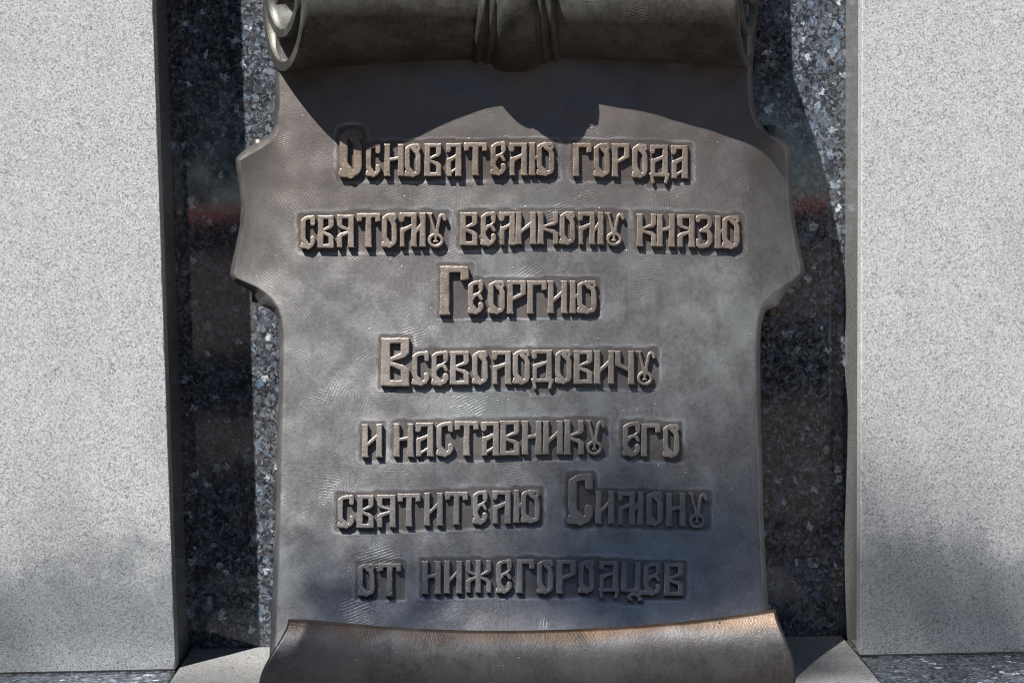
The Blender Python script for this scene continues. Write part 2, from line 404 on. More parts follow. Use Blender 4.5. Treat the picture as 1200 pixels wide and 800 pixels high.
# --- inscription table: character, x0, x1, y0 (top), y1 (baseline), in photograph pixels
INS = [
 [('о',398,424,152,207.5),('с',429,446,169,207),('н',451,473,169,206.5),('о',474.4,493,169,207),('в',498,517,168.5,206.5),('а',522.5,540.5,168,206.5),('т',543.7,571,167.5,205.5),('е',575,593,166.5,205),
  ('л',597,617.5,167.5,205.5),('ю',621,649.5,167,205.5),('г',672.4,693.5,168,206.5),('о',696,714.6,168,207),('р',718,737.5,168.5,207),('о',741,758.8,169,208),('д',762,784,170,206.5),('а',786.6,806,170.5,209)],
 [('с',352.4,369.5,253,291),('в',373,391,252.5,290.5),('я',395,414.5,252,290),('т',418,446,250,289.5),('о',447.5,465,250,289.5),('м',468,498.6,249.5,289),('у',500,522,249.5,288.5),
  ('в',540,559.4,249,287.5),('е',563.5,581.5,248.5,287.5),('л',585,603.5,248.5,287),('и',605,628,248.5,286),('к',631,654,248.5,286),('о',656,674,248,286.5),('м',677.6,707,248.5,286.5),('у',709,731,249,287),
  ('к',747,769,250.5,288.5),('н',770.5,790.5,251,289),('я',794,814,251.5,289.5),('з',816.5,835,252,290.5),('ю',838.5,866.6,253,291)],
 [('г',516.5,549.5,312,368.5),('е',548.5,566.5,329,367.5),('о',572.4,591.7,329,367.5),('р',595,616,329,367.5),('г',618.5,641,329,367.5),('и',642.6,664.5,329,367),('ю',668.5,699,329,367)],
 [('в',447.4,479.4,396,452),('с',483,503,412,451),('е',505.7,525.5,411.5,451),('в',528,549.5,411.5,450.5),('о',553.5,571.5,411,450),('л',576.5,598.6,411,450),('о',601,621,410,449.5),('д',623.4,648,410,447),
  ('о',650.7,669.8,410,449),('в',673,694,410.5,449.5),('и',697,719.5,410.5,449.5),('ч',721,743,411,450),('у',745,767,411,450)],
 [('и',425,447.6,497,535.5),('н',462,484.4,496,535),('а',487,507.6,495,534.5),('с',511.5,531,494.5,534),('т',533,561,493.5,533.5),('а',564,584.7,494,533.5),('в',586.8,608.6,493,533),('н',612.5,634.5,493,532.5),
  ('и',637,659.5,493,532),('к',662,684,492,532),('у',686,708,492,531.5),('е',730,750.5,494.5,533.5),('г',752,774,496,534),('о',777,796,497,535)],
 [('с',396,415,580,618),('в',419,437.8,580,618),('я',442,463.4,579.5,617.5),('т',466,493,578,616.5),('и',497.6,518.8,577,615.5),('т',521.5,548.5,576,614.5),('е',554,571.5,575,613.5),('л',577,598.3,574.5,613),('ю',602.5,632.5,573.5,612),
  ('с',666,695,555.5,613),('и',698.5,719.5,575,613),('м',724,753.5,575.5,614),('о',757.5,776.3,576,614.5),('н',781,803,577,615.5),('у',806.5,828,577,616.5)],
 [('о',419.6,439,660,697.5),('т',443,470.5,659.5,698),('н',495.4,516.4,657,695.5),('и',521,541.5,656.5,695),('ж',546,575.5,656,694),('е',581.5,600,655.5,694.5),('г',606,626.3,655,694.5),('о',629.4,648.3,655.5,695),
  ('р',653,674.5,655.5,695),('о',678,696.5,656,694),('д',702,725.3,657,692),('ц',728.6,752,658,693.5),('е',754,774.3,659,696.5),('в',779,800.5,659.5,697.5)],
]
CAPS = {(0, 0), (2, 0), (3, 0), (5, 9)}
BELOW = {'д': 0.25, 'ц': 0.28}

# --- panel
rows = np.concatenate([np.arange(-260, 40, 20), np.arange(40, 150, 2.5), np.arange(150, 196, 1.2), np.arange(196, 318, 2.2), np.arange(318, 376, 1.2), np.arange(376, 778, 2.0)])  # rows above the roll: unseen sheet added to cast shadow on the back wall
NC = 250
uu = np.linspace(0, 1, NC)
PX = np.array([edge(LEFT, y)+(edge(RIGHT, y)-edge(LEFT, y))*uu for y in rows]); PY = np.repeat(rows[:, None], NC, 1)
wy = PY+3.0*(vnoise(PX/9, PY/9)-0.5); wx = PX+3.0*(vnoise(PX/9+17, PY/9+5)-0.5)
dist = np.full(PX.shape, 1e3)
for ln in INS:
    for ch, x0, x1, y0, y1 in ln:
        yb = y1+(y1-y0)*BELOW.get(ch, 0)
        dx = np.maximum(np.maximum(x0-wx, wx-x1-1.5), 0); dy = np.maximum(np.maximum(y0-wy, wy-yb-1.5), 0)
        dist = np.minimum(dist, np.hypot(dx, dy))
HAL = 4.6
sst = lambda a, b, x: (lambda t: t*t*(3-2*t))(np.clip((x-a)/(b-a), 0, 1))
halo = 1-sst(HAL-1.6, HAL+0.6, dist)
rim = np.exp(-((dist-HAL-1.0)/1.1)**2)
dd = pdep(PX, PY)
dd = dd-0.0003*halo+0.00025*rim
dd = dd+0.0035*(vnoise(PX/70+3, PY/70)-0.5)+0.0014*(vnoise(PX/22, PY/22+9)-0.5)
pv = np.array([at(PX[i, j], PY[i, j], dd[i, j]) for i in range(len(rows)) for j in range(NC)])
faces = []
nr = len(rows)
for i in range(nr-1):
    for j in range(NC-1):
        a = i*NC+j; faces.append((a, a+NC, a+NC+1, a+1))
nfront = len(faces)
# rounded edge and visible thickness all round: rings from the front outline to the back
def outline(side):
    tab = LEFT if side < 0 else RIGHT
    col = 0 if side < 0 else NC-1
    rings = []
    ys = rows; xs = PX[:, col]; ds = dd[:, col]
    nx = np.zeros(nr); ny = np.zeros(nr)
    tx = np.gradient(xs); ty = np.gradient(ys)
    L = np.hypot(tx, ty)+1e-9
    nx = side*np.abs(ty)/L; ny = -np.sign(side)*tx*1.0/L
    for k in range(2):   # soften
        nx = np.convolve(np.pad(nx, 2, 'edge'), np.ones(5)/5, 'valid'); ny = np.convolve(np.pad(ny, 2, 'edge'), np.ones(5)/5, 'valid')
    ex = 6.0+8.0*np.exp(-((ys-347)/11.0)**2)+3.0*np.exp(-((ys-178)/10.0)**2)
    return [(xs+nx*0.9, ys+ny*0.9, ds-0.0012), (xs+nx*ex, ys+ny*ex, ds-0.030), (xs+nx*(ex-1), ys+ny*(ex-1), ds-0.034)], ny
allv = [pv]; base_i = len(pv); hal_l = [halo.ravel()]; rim_l = [rim.ravel()]
lastring = {}
ef = []
for side in (-1, 1):
    rings, ny = outline(side)
    prev = [i*NC+(0 if side < 0 else NC-1) for i in range(nr)]
    for k, (xs, ys, ds) in enumerate(rings):
        vv = np.array([at(xs[i], ys[i], ds[i]) for i in range(nr)])
        idx = list(range(base_i, base_i+nr)); base_i += nr
        allv.append(vv); hal_l.append(np.full(nr, 0.0 if k == 0 else 0.55)); rim_l.append(np.full(nr, 0.9 if k == 0 else 0.0))
        for i in range(nr-1):
            q = (prev[i], idx[i], idx[i+1], prev[i+1])
            ef.append(q if side < 0 else q[::-1])
        prev = idx
    lastring[side] = prev
for i in range(nr-1):
    a, b = lastring[-1], lastring[1]
    ef.append((a[i], b[i], b[i+1], a[i+1]))
tops = [lastring[-1][0]]+list(range(0, NC))+[lastring[1][0]]
ef.append(tuple([lastring[-1][0]]+[lastring[1][0]]+list(range(NC-1, -1, -1))))
faces += [tuple(q)[::-1] if False else q for q in ef]
panel = mesh_obj('panel', np.concatenate(allv), faces, M_PANEL, plaque, smooth=True, origin=at(606, 420, 0.25), sharp_from=nfront,
                 attrs={'halo': np.concatenate(hal_l), 'rim': np.concatenate(rim_l)})

# --- curled-back lugs behind the four ear corners
def lug(px, py0, py1, side, r=0.014):
    V = []; F = []
    n = 14
    for k, (py, sc) in enumerate(((py0, 0.82), (py0+2, 1.0), (py1-2, 1.0), (py1, 0.82))):
        d0 = pdep(px, (py0+py1)/2)
        for i in range(n):
            a = 2*math.pi*i/n
            p = at(px, py, float(d0)-0.062)
            V.append(p+np.array([math.cos(a)*r*sc*1.15, math.sin(a)*r*sc*1.7, 0]))
    for k in range(3):
        for i in range(n):
            j = (i+1) % n
            F.append((k*n+i, k*n+j, (k+1)*n+j, (k+1)*n+i))
    F.append(tuple(range(n))[::-1]); F.append(tuple(3*n+i for i in range(n)))
    V = np.array(V)
    mesh_obj('ear_curl', V, F, M_EDGE, plaque, smooth=True, origin=V.mean(0))
lug(305, 163, 354, -1); lug(901, 147, 370, 1)

# --- top roll: a sheet wound two turns, its axis bowed so that both ends stand forward
RX0, RX1, RYC = 331.0, 876.0, 4.0
DM, DE = 0.119, 0.052
M2P = 3.06/FPX
def axis(t):         # t in -1..1
    px = (RX0+RX1)/2+(RX1-RX0)/2*t
    return at(px, RYC+1.0*(1-t*t), DM+DE*(1.0 if t < 0 else 0.72)*(t*t+0.01)**0.65)
def axframe(t):
    e = 1e-3
    T = axis(t+e)-axis(t-e); T[1] *= 1.0+1.9*abs(t)**4; T /= np.linalg.norm(T)
    N = np.cross(T, [0, 0, 1]); N /= np.linalg.norm(N)     # towards the viewer
    if N[1] > 0: N = -N
    return axis(t), T, N
def rrad(t):
    return (66+(11.0 if t < 0 else 7.0)*abs(t)**2.2)*M2P
NTt, NS = 72, 150
TH = 0.0165
turns = 2.35
ts = np.linspace(-1, 1, NTt)
sp = np.linspace(0, 1, NS)
Vo = []; 
def spiral(s):
    """angle and radius factor along the wound sheet: one full turn, then tightening"""
    ang = 2*math.pi*turns*s
    if s*turns < 1.0: f = 1.0-0.04*s*turns
    else:
        q = (s*turns-1.0)/(turns-1.0)
        f = 0.96-0.68*(q**0.72)
    return ang, f
roll_v = []
for layer in (0, 1):
    for i, t in enumerate(ts):
        for s_ in sp:
            ang, f = spiral(s_)
            tele = max(0.0, s_*turns-1.0)/(turns-1.0)
            tt = t*(1+0.045*tele)
            A, T, N = axframe(tt)
            th = TH*(0.75+0.25*(1-tele))
            R = rrad(t)*f-(th if layer else 0.0)
            wv_ = 0.0012*(vnoise(t*9+4, s_*turns*6)-0.5)
            ecc = np.array([0, 0, 0.20*rrad(t)*min(1.0, tele*2.5)])
            roll_v.append(A+ecc+(R+wv_)*(math.cos(ang-1.2)*N-math.sin(ang-1.2)*np.array([0, 0, 1])))
roll_f = []
off = NTt*NS
for i in range(NTt-1):
    for j in range(NS-1):
        a = i*NS+j
        roll_f.append((a, a+1, a+NS+1, a+NS)); roll_f.append((off+a, off+a+NS, off+a+NS+1, off+a+1))
ncurv = len(roll_f)
for j in range(NS-1):
    a = j; roll_f.append((a, off+a, off+a+1, a+1))
    a = (NTt-1)*NS+j; roll_f.append((a, a+1, off+a+1, off+a))
for i in range(NTt-1):
    a = i*NS; roll_f.append((a, a+NS, off+a+NS, off+a))
    a = i*NS+NS-1; roll_f.append((a, off+a, off+a+NS, a+NS))
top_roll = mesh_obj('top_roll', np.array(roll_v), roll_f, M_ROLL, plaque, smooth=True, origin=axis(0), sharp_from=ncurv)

# tie band round the middle: barrel with two ridges at either side
prof = [(-47, -3), (-45, 3.0), (-42, 6.2), (-39, 5.4), (-37, 3.0), (-35, 2.6), (-33, 6.4), (-30.5, 8.6), (-28, 7.6), (-26, 6.6)]
prof = prof+[(x, 7.0+10.5*(1-(x/25.0)**2)**0.42) for x in np.linspace(-24.5, 24.5, 17)]+[(-a, b) for a, b in prof[::-1]]
NB = 72
bv = []
for (ox, dr) in prof:
    for k in range(NB):
        a = 2*math.pi*k/NB
        spread = 1.0+0.16*max(-1.0, -math.sin(a))           # ridges splay towards the underside
        t = (603+ox*spread-(RX0+RX1)/2)/((RX1-RX0)/2)
        A, T, N = axframe(t)
        R = rrad(0)+dr*M2P+0.0008*(vnoise(ox/6, k/3)-0.5)
        bv.append(A+R*(math.cos(a)*N*(1.14 if math.cos(a) > 0 else 1.0)+0.97*math.sin(a)*np.array([0, 0, 1])))
bf = []
for i in range(len(prof)-1):
    for k in range(NB):
        j = (k+1) % NB
        bf.append((i*NB+k, i*NB+j, (i+1)*NB+j, (i+1)*NB+k))
mesh_obj('tie_band', np.array(bv), bf, M_ROLL, top_roll, smooth=True, origin=axis(0))

# --- bottom curl: the sheet turns forward over the sill and up to a free lip
RC = 0.106
d0 = float(np.polynomial.polynomial.polyval(790/400, _dp))
cz_, cd = RC+0.002, d0+RC-0.012
NCU, NPH = 150, 64
cv = []; lipa = []
def curl_xy(u, q, layer):
    # q 0..1 along the sheet from the panel's foot to the lip
    lip_ang = math.radians(232+5*(2*abs(u-0.52))**2.2)
    ang = math.radians(8)+(lip_ang-math.radians(8))*q
    R0 = RC*(1-0.14*max(0.0, 1-(2*abs(u-0.54))**2.0))
    R = R0*(1+(0.15+0.09*u)*q**2.5)-(0.015 if layer else 0.0)
    R += 0.0025*(vnoise(u*7+2, q*6)-0.5)
    dep = d0-0.012+R0-R*math.cos(ang); z = 0.002+R0-R*math.sin(ang)
    # world half widths: wide at the belly, drawn in towards the lip
    return dep, z, ang
_lipd = [curl_xy(u, 1.0, 0)[0] for u in (0.0, 1.0)]
print('curl foot px', pix((0, -curl_xy(.5, 0, 0)[0], curl_xy(.5, 0, 0)[1])))
print('lip px', [pix((x, -curl_xy(u, 1.0, 0)[0], curl_xy(u, 1.0, 0)[1])) for u, x in ((0, -.43), (.5, 0), (1, .43))])
XK = [(at(313, 780, d0)[0], at(303, 800, d0+2*RC)[0], at(338, 722, _lipd[0])[0]), (at(908, 780, d0)[0], at(933, 800, d0+2*RC)[0], at(909, 708, _lipd[1])[0])]
for layer in (0, 1):
    for i in range(NCU):
        u = i/(NCU-1)
        for k in range(NPH):
            q = k/(NPH-1)
            dep, z, ang = curl_xy(u, q, layer)
            bx = sst(0.0, 0.45, q); tp = sst(0.76, 1.0, q)
            xl = XK[0][0]+(XK[0][1]-XK[0][0])*bx+(XK[0][2]-XK[0][1])*tp; xr = XK[1][0]+(XK[1][1]-XK[1][0])*bx+(XK[1][2]-XK[1][1])*tp
            cv.append((xl+(xr-xl)*u, -dep, z)); lipa.append(float(sst(0.925, 0.975, q+0.05*(vnoise(u*14, 3)-0.5)))*(0.9 if layer == 0 else 0.5))
cf = []; off = NCU*NPH
for i in range(NCU-1):
    for k in range(NPH-1):
        a = i*NPH+k
        cf.append((a, a+1, a+NPH+1, a+NPH)); cf.append((off+a, off+a+NPH, off+a+NPH+1, off+a+1))
nc = len(cf)
for k in range(NPH-1):
    a = k; cf.append((a, off+a, off+a+1, a+1))
    a = (NCU-1)*NPH+k; cf.append((a, a+1, off+a+1, off+a))
for i in range(NCU-1):
    a = i*NPH; cf.append((a, a+NPH, off+a+NPH, off+a))
    a = i*NPH+NPH-1; cf.append((a, off+a, off+a+NPH, a+NPH))
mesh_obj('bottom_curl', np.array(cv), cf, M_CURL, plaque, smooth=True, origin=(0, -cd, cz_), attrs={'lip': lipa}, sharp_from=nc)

# ------------------------------------------------------------------ letters
def G(ch, w, s):
    """strokes of one letter in a cell w wide and 40 high; s is the stem width"""
    h = 40.0
    P = []; Lc = []
    def poly(*p): P.append(np.array(p, float))
    def line(pts, wd, smooth=True): Lc.append((smooth_path(pts) if smooth else [np.array(p, float) for p in pts], wd))
    def stem(x, y0=0, y1=h, f0=True, f1=True):
        a = 1.1 if f0 else 0; b = 1.1 if f1 else 0
        poly((x-a, y0), (x+s+a, y0), (x+s, y0+2.6), (x+s, y1-2.6), (x+s+b*0.4, y1), (x-b, y1), (x, y1-3.2))
    def bar(x0, x1, y, t=5.0): poly((x0, y-t/2), (x1, y-t/2), (x1, y+t/2), (x0, y+t/2))
    def hookdown(x, y0, y1=h-1): poly((x, y0), (x+s*0.95, y0+0.8), (x+s*0.95, y1), (x, y1))
    def kside(x0, x1, m=1, top=True):
        """upper and lower posts that sweep to a waist on the stem; x0 at the stem, x1 the outer edge"""
        o = x1-m*s
        poly((x1, h), (x1, 27.5), (x1-m*s*0.5, 24.0), (x0, 20.0), (x0, 22.8), (o, 27.2), (o, h))
        poly((x1, 0), (x1, 14.0), (x1-m*s*0.7, 17.6), (x0, 20.6), (x0, 17.6), (o, 13.0), (o, 0))
    def ohalf_left(x, w2, flag=True):
        pts = [(x+s/2, 33.5), (x+s/2, 13.5), (x+s*0.75, 9.0), (x+w2*0.42, 5.2), (x+w2*0.5, 1.8)]
        line(pts, s*0.95)
        line([(x+s/2, 32), (x+s*0.75, 35.6), (x+w2*0.5, 37.6), (x+w2-3.0, 37.8)], s*0.72)
        if flag: line([(x+w2-2.6, 37.9), (x+w2-1.9, 34.2)], s*0.62, False)
    def bowl(x, w2, up):
        line([(x+1.8, 2.6), (x+w2*0.35, 2.5), (x+w2-s*0.95, 3.4), (x+w2-s*0.5, 7.5), (x+w2-s*0.5, up)], s*0.78)
        line([(x+w2-s*0.5, 8), (x+w2-s*0.5, up)], s*0.95, False)
        line([(x+2.2, 2.4), (x+1.6, 5.4)], s*0.5, False)
    def O(x, w2):
        ohalf_left(x, w2); bowl(x, w2, 26.0)
        line([(x+w2-s*0.5, 25), (x+w2-s*0.75, 30.0), (x+w2*0.58, 33.2), (x+w2*0.5, 37.4)], s*0.9)
    def lam(w2, close=False):
        stem(w2-s)
        bar(0.6, w2-s+1, h-2.4, 4.6); hookdown(0.2, 30.0)
        poly((0.2, 30.0), (s*0.95, 30.8), (s*0.5, 28.4))
        poly((0.6, 0), (s+0.9, 0), (s, 2.6), (s, 17.0), (w2-s+0.5, 22.4), (w2-s+0.5, 26.4), (s*0.9, 22.6), (1.6, 21.6), (0.8, 18.8), (0.9, 2.6))
        if close: poly((s*0.6, 0.2), (w2-s+0.6, 8.0), (w2-s+0.6, 11.0), (s*0.6, 4.6))
    if ch == 'н':
        stem(0); stem(w-s); poly((s-1, 18.6), (w-s+1, 20.4), (w-s+1, 24.6), (s-1, 22.6))
    elif ch == 'и':
        stem(0); stem(w-s); poly((s-1, 12.5), (w-s+1, 23.5), (w-s+1, 29.0), (s-1, 17.5))
    elif ch == 'к':
        stem(0); kside(s-1, w)
    elif ch == 'в':
        stem(0); kside(s-1, w); bar(s-1, w-0.3, h-2.2, 4.4); bar(s-1, w-0.3, 2.3, 4.6)
    elif ch == 'я':
        stem(w-s); kside(w-s+1, 0, -1); bar(0.3, w-s+1, h-2.2, 4.4)
    elif ch == 'с':
        ohalf_left(0, w, False); line([(w-s*0.5, 38.0), (w-s*0.5, 30.8)], s*0.9, False); bowl(0, w, 12.0)
    elif ch == 'е':
        ohalf_left(0, w, False); line([(w-s*0.5, 38.0), (w-s*0.5, 31.0)], s*0.9, False); bowl(0, w, 11.0)
        line([(s*0.9, 18.5), (w*0.45, 22.6), (w-s*0.9, 23.0), (w-s*0.42, 18.2)], s*0.62)
        line([(w*0.62, 24.0), (w-s*0.4, 28.0)], s*0.4, False)
    elif ch == 'о': O(0, w)
    elif ch == 'ю':
        stem(0); O(s*1.32, w-s*1.32); poly((s-1, 18.6), (s*1.6, 19.6), (s*1.6, 24), (s-1, 23))
    elif ch == 'т':
        stem(w/2-s/2); bar(0.5, w-0.5, h-2.5, 5.0); hookdown(0.2, 29.8); hookdown(w-s*0.95-0.2, 29.8)
    elif ch == 'г':
        stem(0); bar(s-1, w-0.5, h-2.5, 5.0); hookdown(w-s*0.95-0.2, 28.6)
    elif ch == 'р':
        stem(0); bar(s-1, w-0.3, h-2.3, 4.6)
        poly((w, h), (w, 23.5), (w-s*0.9, 20.5), (s-1, 15.8), (s-1, 19.6), (w-s, 24.6), (w-s, h))
    elif ch == 'л': lam(w)
    elif ch == 'а': lam(w, True)
    elif ch == 'д':
        lam(w-1.5); bar(0.2, w-0.2, 1.6, 4.6)
        poly((-1.2, 3.5), (3.6, 3.5), (5.6, -9.0), (2.4, -10.0), (0.8, -3.0))
        poly((w+1.2, 3.5), (w-3.6, 3.5), (w-6.4, -9.0), (w-3.0, -10.0), (w-0.8, -3.0))
    elif ch == 'м':
        w2 = w*0.66
        lam(w2); stem(w-s); poly((w2-1.5, 13.5), (w-s+1, 23.0), (w-s+1, 29.5), (w2-1.5, 19.0))
    elif ch == 'у':
        poly((0, h), (s+0.8, h), (s*0.9, h-3), (w*0.53, 15.0), (w*0.38, 15.0), (w*0.14, h-4))
        line([(w*0.52, 15.5), (w*0.62, 27), (w*0.70, 35.0), (w*0.82, 37.4)], s*0.55)
        line([(w*0.80, 37.4), (w*0.93, 36.4), (w*0.96, 32.6)], s*0.62)
        poly((w*0.36, 14), (w*0.60, 14), (w*0.66, 18.5), (w*0.34, 18.5))
        c = (w*0.48, 7.2); r = 6.9
        line([(c[0]+r*1.12*math.cos(a), c[1]+r*math.sin(a)) for a in np.linspace(0, 2*math.pi, 22)], 3.5, False)
        line([(w*0.48, 13), (w*0.48, 6.2)], 2.3, False); line([(w*0.40, 5.6), (w*0.57, 5.6)], 2.2, False)
    elif ch == 'з':
        line([(1.6, 33.6), (2.2, 37.0), (w*0.5, 37.6), (w-s*0.7, 36.0), (w-s*0.5, 30.5), (w-s*0.8, 25.6), (w*0.45, 21.6)], s*0.8)
        line([(w*0.36, 21.4), (w-s, 20.6), (w-s*0.5, 15.5), (w-s*0.5, 8.5), (w-s, 3.4), (w*0.5, 2.4), (2.6, 3.0), (1.8, 8.6)], s*0.8)
        line([(w-s*0.5, 15.5), (w-s*0.5, 8.0)], s*0.95, False); line([(w*0.25, 20.5), (w*0.55, 21.6)], s*0.5, False)
    elif ch == 'ч':
        stem(w-s)
        poly((-1.1, h), (s+0.4, h), (s, h-2.6), (s, 25.0), (w-s+1, 19.0), (w-s+1, 14.6), (s*0.7, 20.6), (0, 22.6), (0, h-3.2))
    elif ch == 'ж':
        stem(w/2-s/2); kside(w/2+s/2-1, w); kside(w/2-s/2+1, 0, -1)
    elif ch == 'ц':
        stem(0, 1); stem(w-s-2.0, 1); bar(s-1, w-s-1, 2.4, 4.6)
        line([(w*0.46, -9.4), (w*0.34, -6.0), (w*0.56, -2.6), (w*0.80, -4.0), (w*0.98, -1.0), (w*0.98, 1.8)], 3.9)
        line([(w*0.72, -4.0), (w*0.98, -8.8), (w*0.86, -10.5)], 3.0); bar(w*0.55, w+0.6, 1.4, 3.6)
    return P, Lc

def sdf(P, Lc, X, Y):
    D = np.full(X.shape, 1e3)
    for p in P:
        n = len(p); dmin = np.full(X.shape, 1e9); ins = np.zeros(X.shape, bool)
        for i in range(n):
            a = p[i]; b = p[(i+1) % n]; e = b-a
            t = np.clip(((X-a[0])*e[0]+(Y-a[1])*e[1])/(e @ e+1e-12), 0, 1)
            dmin = np.minimum(dmin, (X-a[0]-t*e[0])**2+(Y-a[1]-t*e[1])**2)
            if a[1] != b[1]:
                cr = ((a[1] > Y) != (b[1] > Y)) & (X < (b[0]-a[0])*(Y-a[1])/(b[1]-a[1])+a[0])
                ins ^= cr
        d = np.sqrt(dmin); D = np.minimum(D, np.where(ins, -d, d))
    for pts, wd in Lc:
        for a, b in zip(pts[:-1], pts[1:]):
            e = b-a
            t = np.clip(((X-a[0])*e[0]+(Y-a[1])*e[1])/(e @ e+1e-12), 0, 1)
            D = np.minimum(D, np.sqrt((X-a[0]-t*e[0])**2+(Y-a[1]-t*e[1])**2)-wd/2)
    return D

LH = 0.0100
def letter(ch, x0, x1, y0, y1, cap):
    sc = (y1-y0)/40.0
    w = (x1-x0)/sc
    s = 6.3 if not cap else 6.9
    if ch in 'м': s = 5.9
    if ch in 'ж': s = 5.7
    P, Lc = G(ch, w, s)
    st = 0.72
    xs = np.arange(-3.0, w+3.01, st); ys = np.arange(-13.0 if ch in BELOW else -2.4, 42.5, st)
    X, Y = np.meshgrid(xs, ys)
    D = sdf(P, Lc, X, Y)-0.15
    D = D+0.5*(vnoise(X/6+x0*1.7, Y/6+y0)-0.5)+0.2*(vnoise(X/2+x0, Y/2)-0.5)
    D[0, :] = D[-1, :] = 1; D[:, 0] = D[:, -1] = 1
    V = []; F = []; wall = []; key = {}
    lean = 0.0
    def hgt(d):      # rounded shoulder, gently hollow face
        q = min(1.0, max(0.0, -d/0.9))
        return LH*(0.94+0.06*(1-(1-q)**2))
    def put(x, y, d, floor=False, dup=0):
        px = x0+x*sc; py = y1-y*sc
        h = -0.004 if floor else hgt(d)
        dp = float(pdep(px, py))
        V.append(at(px, py, dp+h)); wall.append(1.0 if floor else (0.75 if dup else 0.0))
        return len(V)-1
    ny, nx = X.shape
    def gv(i, j):
        k = (0, i, j)
        if k not in key: key[k] = put(X[i, j], Y[i, j], D[i, j])
        return key[k]
    def ev(i, j, i2, j2):
        if (i2, j2) < (i, j): i, j, i2, j2 = i2, j2, i, j
        k = (1, i, j, i2, j2)
        if k not in key:
            a, b = D[i, j], D[i2, j2]; t = a/(a-b)
            x = X[i, j]+(X[i2, j2]-X[i, j])*t; y = Y[i, j]+(Y[i2, j2]-Y[i, j])*t
            key[k] = (put(x, y, 0.0), put(x, y, 0.0, dup=1), put(x, y, 0.0, True))
        return key[k]
    inside = D < 0
    walls = []
    cellmask = inside[:-1, :-1] | inside[1:, :-1] | inside[:-1, 1:] | inside[1:, 1:]
    for i, j in zip(*np.nonzero(cellmask)):
        cs = [(i, j), (i, j+1), (i+1, j+1), (i+1, j)]
        ins = [inside[c] for c in cs]
        if all(ins):
            F.append([gv(*c) for c in cs]); continue
        polyv = []; cross = []
        for k in range(4):
            c, n = cs[k], cs[(k+1) % 4]
            if ins[k]: polyv.append(gv(*c))
            if ins[k] != ins[(k+1) % 4]:
                e = ev(*c, *n); polyv.append(e[0]); cross.append((e, ins[k]))
        if len(polyv) >= 3: F.append(polyv)
        for k in range(len(cross)):
            e, leaving = cross[k]
            if leaving:
                e2, _ = cross[(k+1) % len(cross)]
                walls.append([e2[1], e[1], e[2], e2[2]])
    nf = len(F)
    F += walls
    org = at((x0+x1)/2, y1, float(pdep((x0+x1)/2, y1)))
    return mesh_obj('letter', V, F, M_LETTER, plaque, smooth=True, origin=org, attrs={'wall': wall})

for li, ln in enumerate(INS):
    for ci, (ch, x0, x1, y0, y1) in enumerate(ln):
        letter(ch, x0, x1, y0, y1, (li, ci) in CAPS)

# ------------------------------------------------------------------ what the polished stone mirrors: the square behind the viewer
def leaf_mat(name, a, b):
    s = NT(name); P = s.pos()
    c = s.mix(s.ramp(s.noise(P, 2.5, 4), [(0.3, 0.0), (0.7, 1.0)]), a, b)
    return s.out(**{'Base Color': c, 'Roughness': 0.6})
M_LEAF = leaf_mat('leaves', (0.030, 0.055, 0.018), (0.065, 0.10, 0.03))
M_BARK = plain('bark', (0.09, 0.07, 0.055), 0.9, 0.4, 20)

def leaf_quads(pts, size, rs):
    """one small folded leaf at every point"""
    n = len(pts); V = np.zeros((n, 4, 3)); 
    a = rs.normal(size=(n, 3)); a /= np.linalg.norm(a, axis=1)[:, None]
    b = np.cross(a, rs.normal(size=(n, 3))); b /= np.linalg.norm(b, axis=1)[:, None]
    sz = size*(0.6+0.8*rs.rand(n))[:, None]
    V[:, 0] = pts-a*sz; V[:, 1] = pts+b*sz*0.5+np.cross(a, b)*sz*0.15; V[:, 2] = pts+a*sz; V[:, 3] = pts-b*sz*0.5+np.cross(a, b)*sz*0.15
    F = [(4*i, 4*i+1, 4*i+2, 4*i+3) for i in range(n)]
    return V.reshape(-1, 3), F

def tube_path(pts, r0, r1, n=8):
    V = []; F = []
    m = len(pts)
    for i, p in enumerate(pts):
        r = r0+(r1-r0)*i/(m-1)
        for k in range(n):
            a = 2*math.pi*k/n
            V.append((p[0]+r*math.cos(a), p[1]+r*math.sin(a), p[2]))
    for i in range(m-1):
        for k in range(n):
            j = (k+1) % n
            F.append((i*n+k, i*n+j, (i+1)*n+j, (i+1)*n+k))
    return V, F

def make_tree(seed, height, spread, z_low, n_clump, per, size):
    """trunk with limbs, and a crown of leaf clumps with gaps between them; base at the origin"""
    rs = np.random.RandomState(seed)
    tv, tf = tube_path([(0.15*math.sin(i), 0.12*math.cos(i*1.3)-0.12, height*0.86*i/7) for i in range(8)], 0.17, 0.03)
    cen = []
    for k in range(n_clump):
        z = z_low+(height-z_low)*(k+0.5)/n_clump
        q = (z-z_low)/(height-z_low)
        rr = spread*math.sqrt(max(0.05, 1-(2*q-0.85)**2/1.35))*(0.45+0.55*rs.rand())
        a = k*2.4+rs.rand()
        c = np.array([rr*math.cos(a), rr*math.sin(a), z]); cen.append(c)
        lv, lf = tube_path([(0, 0, z*0.8), tuple(c*np.array([.5, .5, 0])+np.array([0, 0, z*0.9])), tuple(c)], 0.05, 0.012, 5)
        o = len(tv); tv += lv; tf += [tuple(o+i for i in f) for f in lf]
    pts = np.concatenate([c+rs.normal(size=(per, 3))*np.array([.62, .62, .42])*spread*0.34 for c in cen])
    return tv, tf, leaf_quads(pts, size, rs)

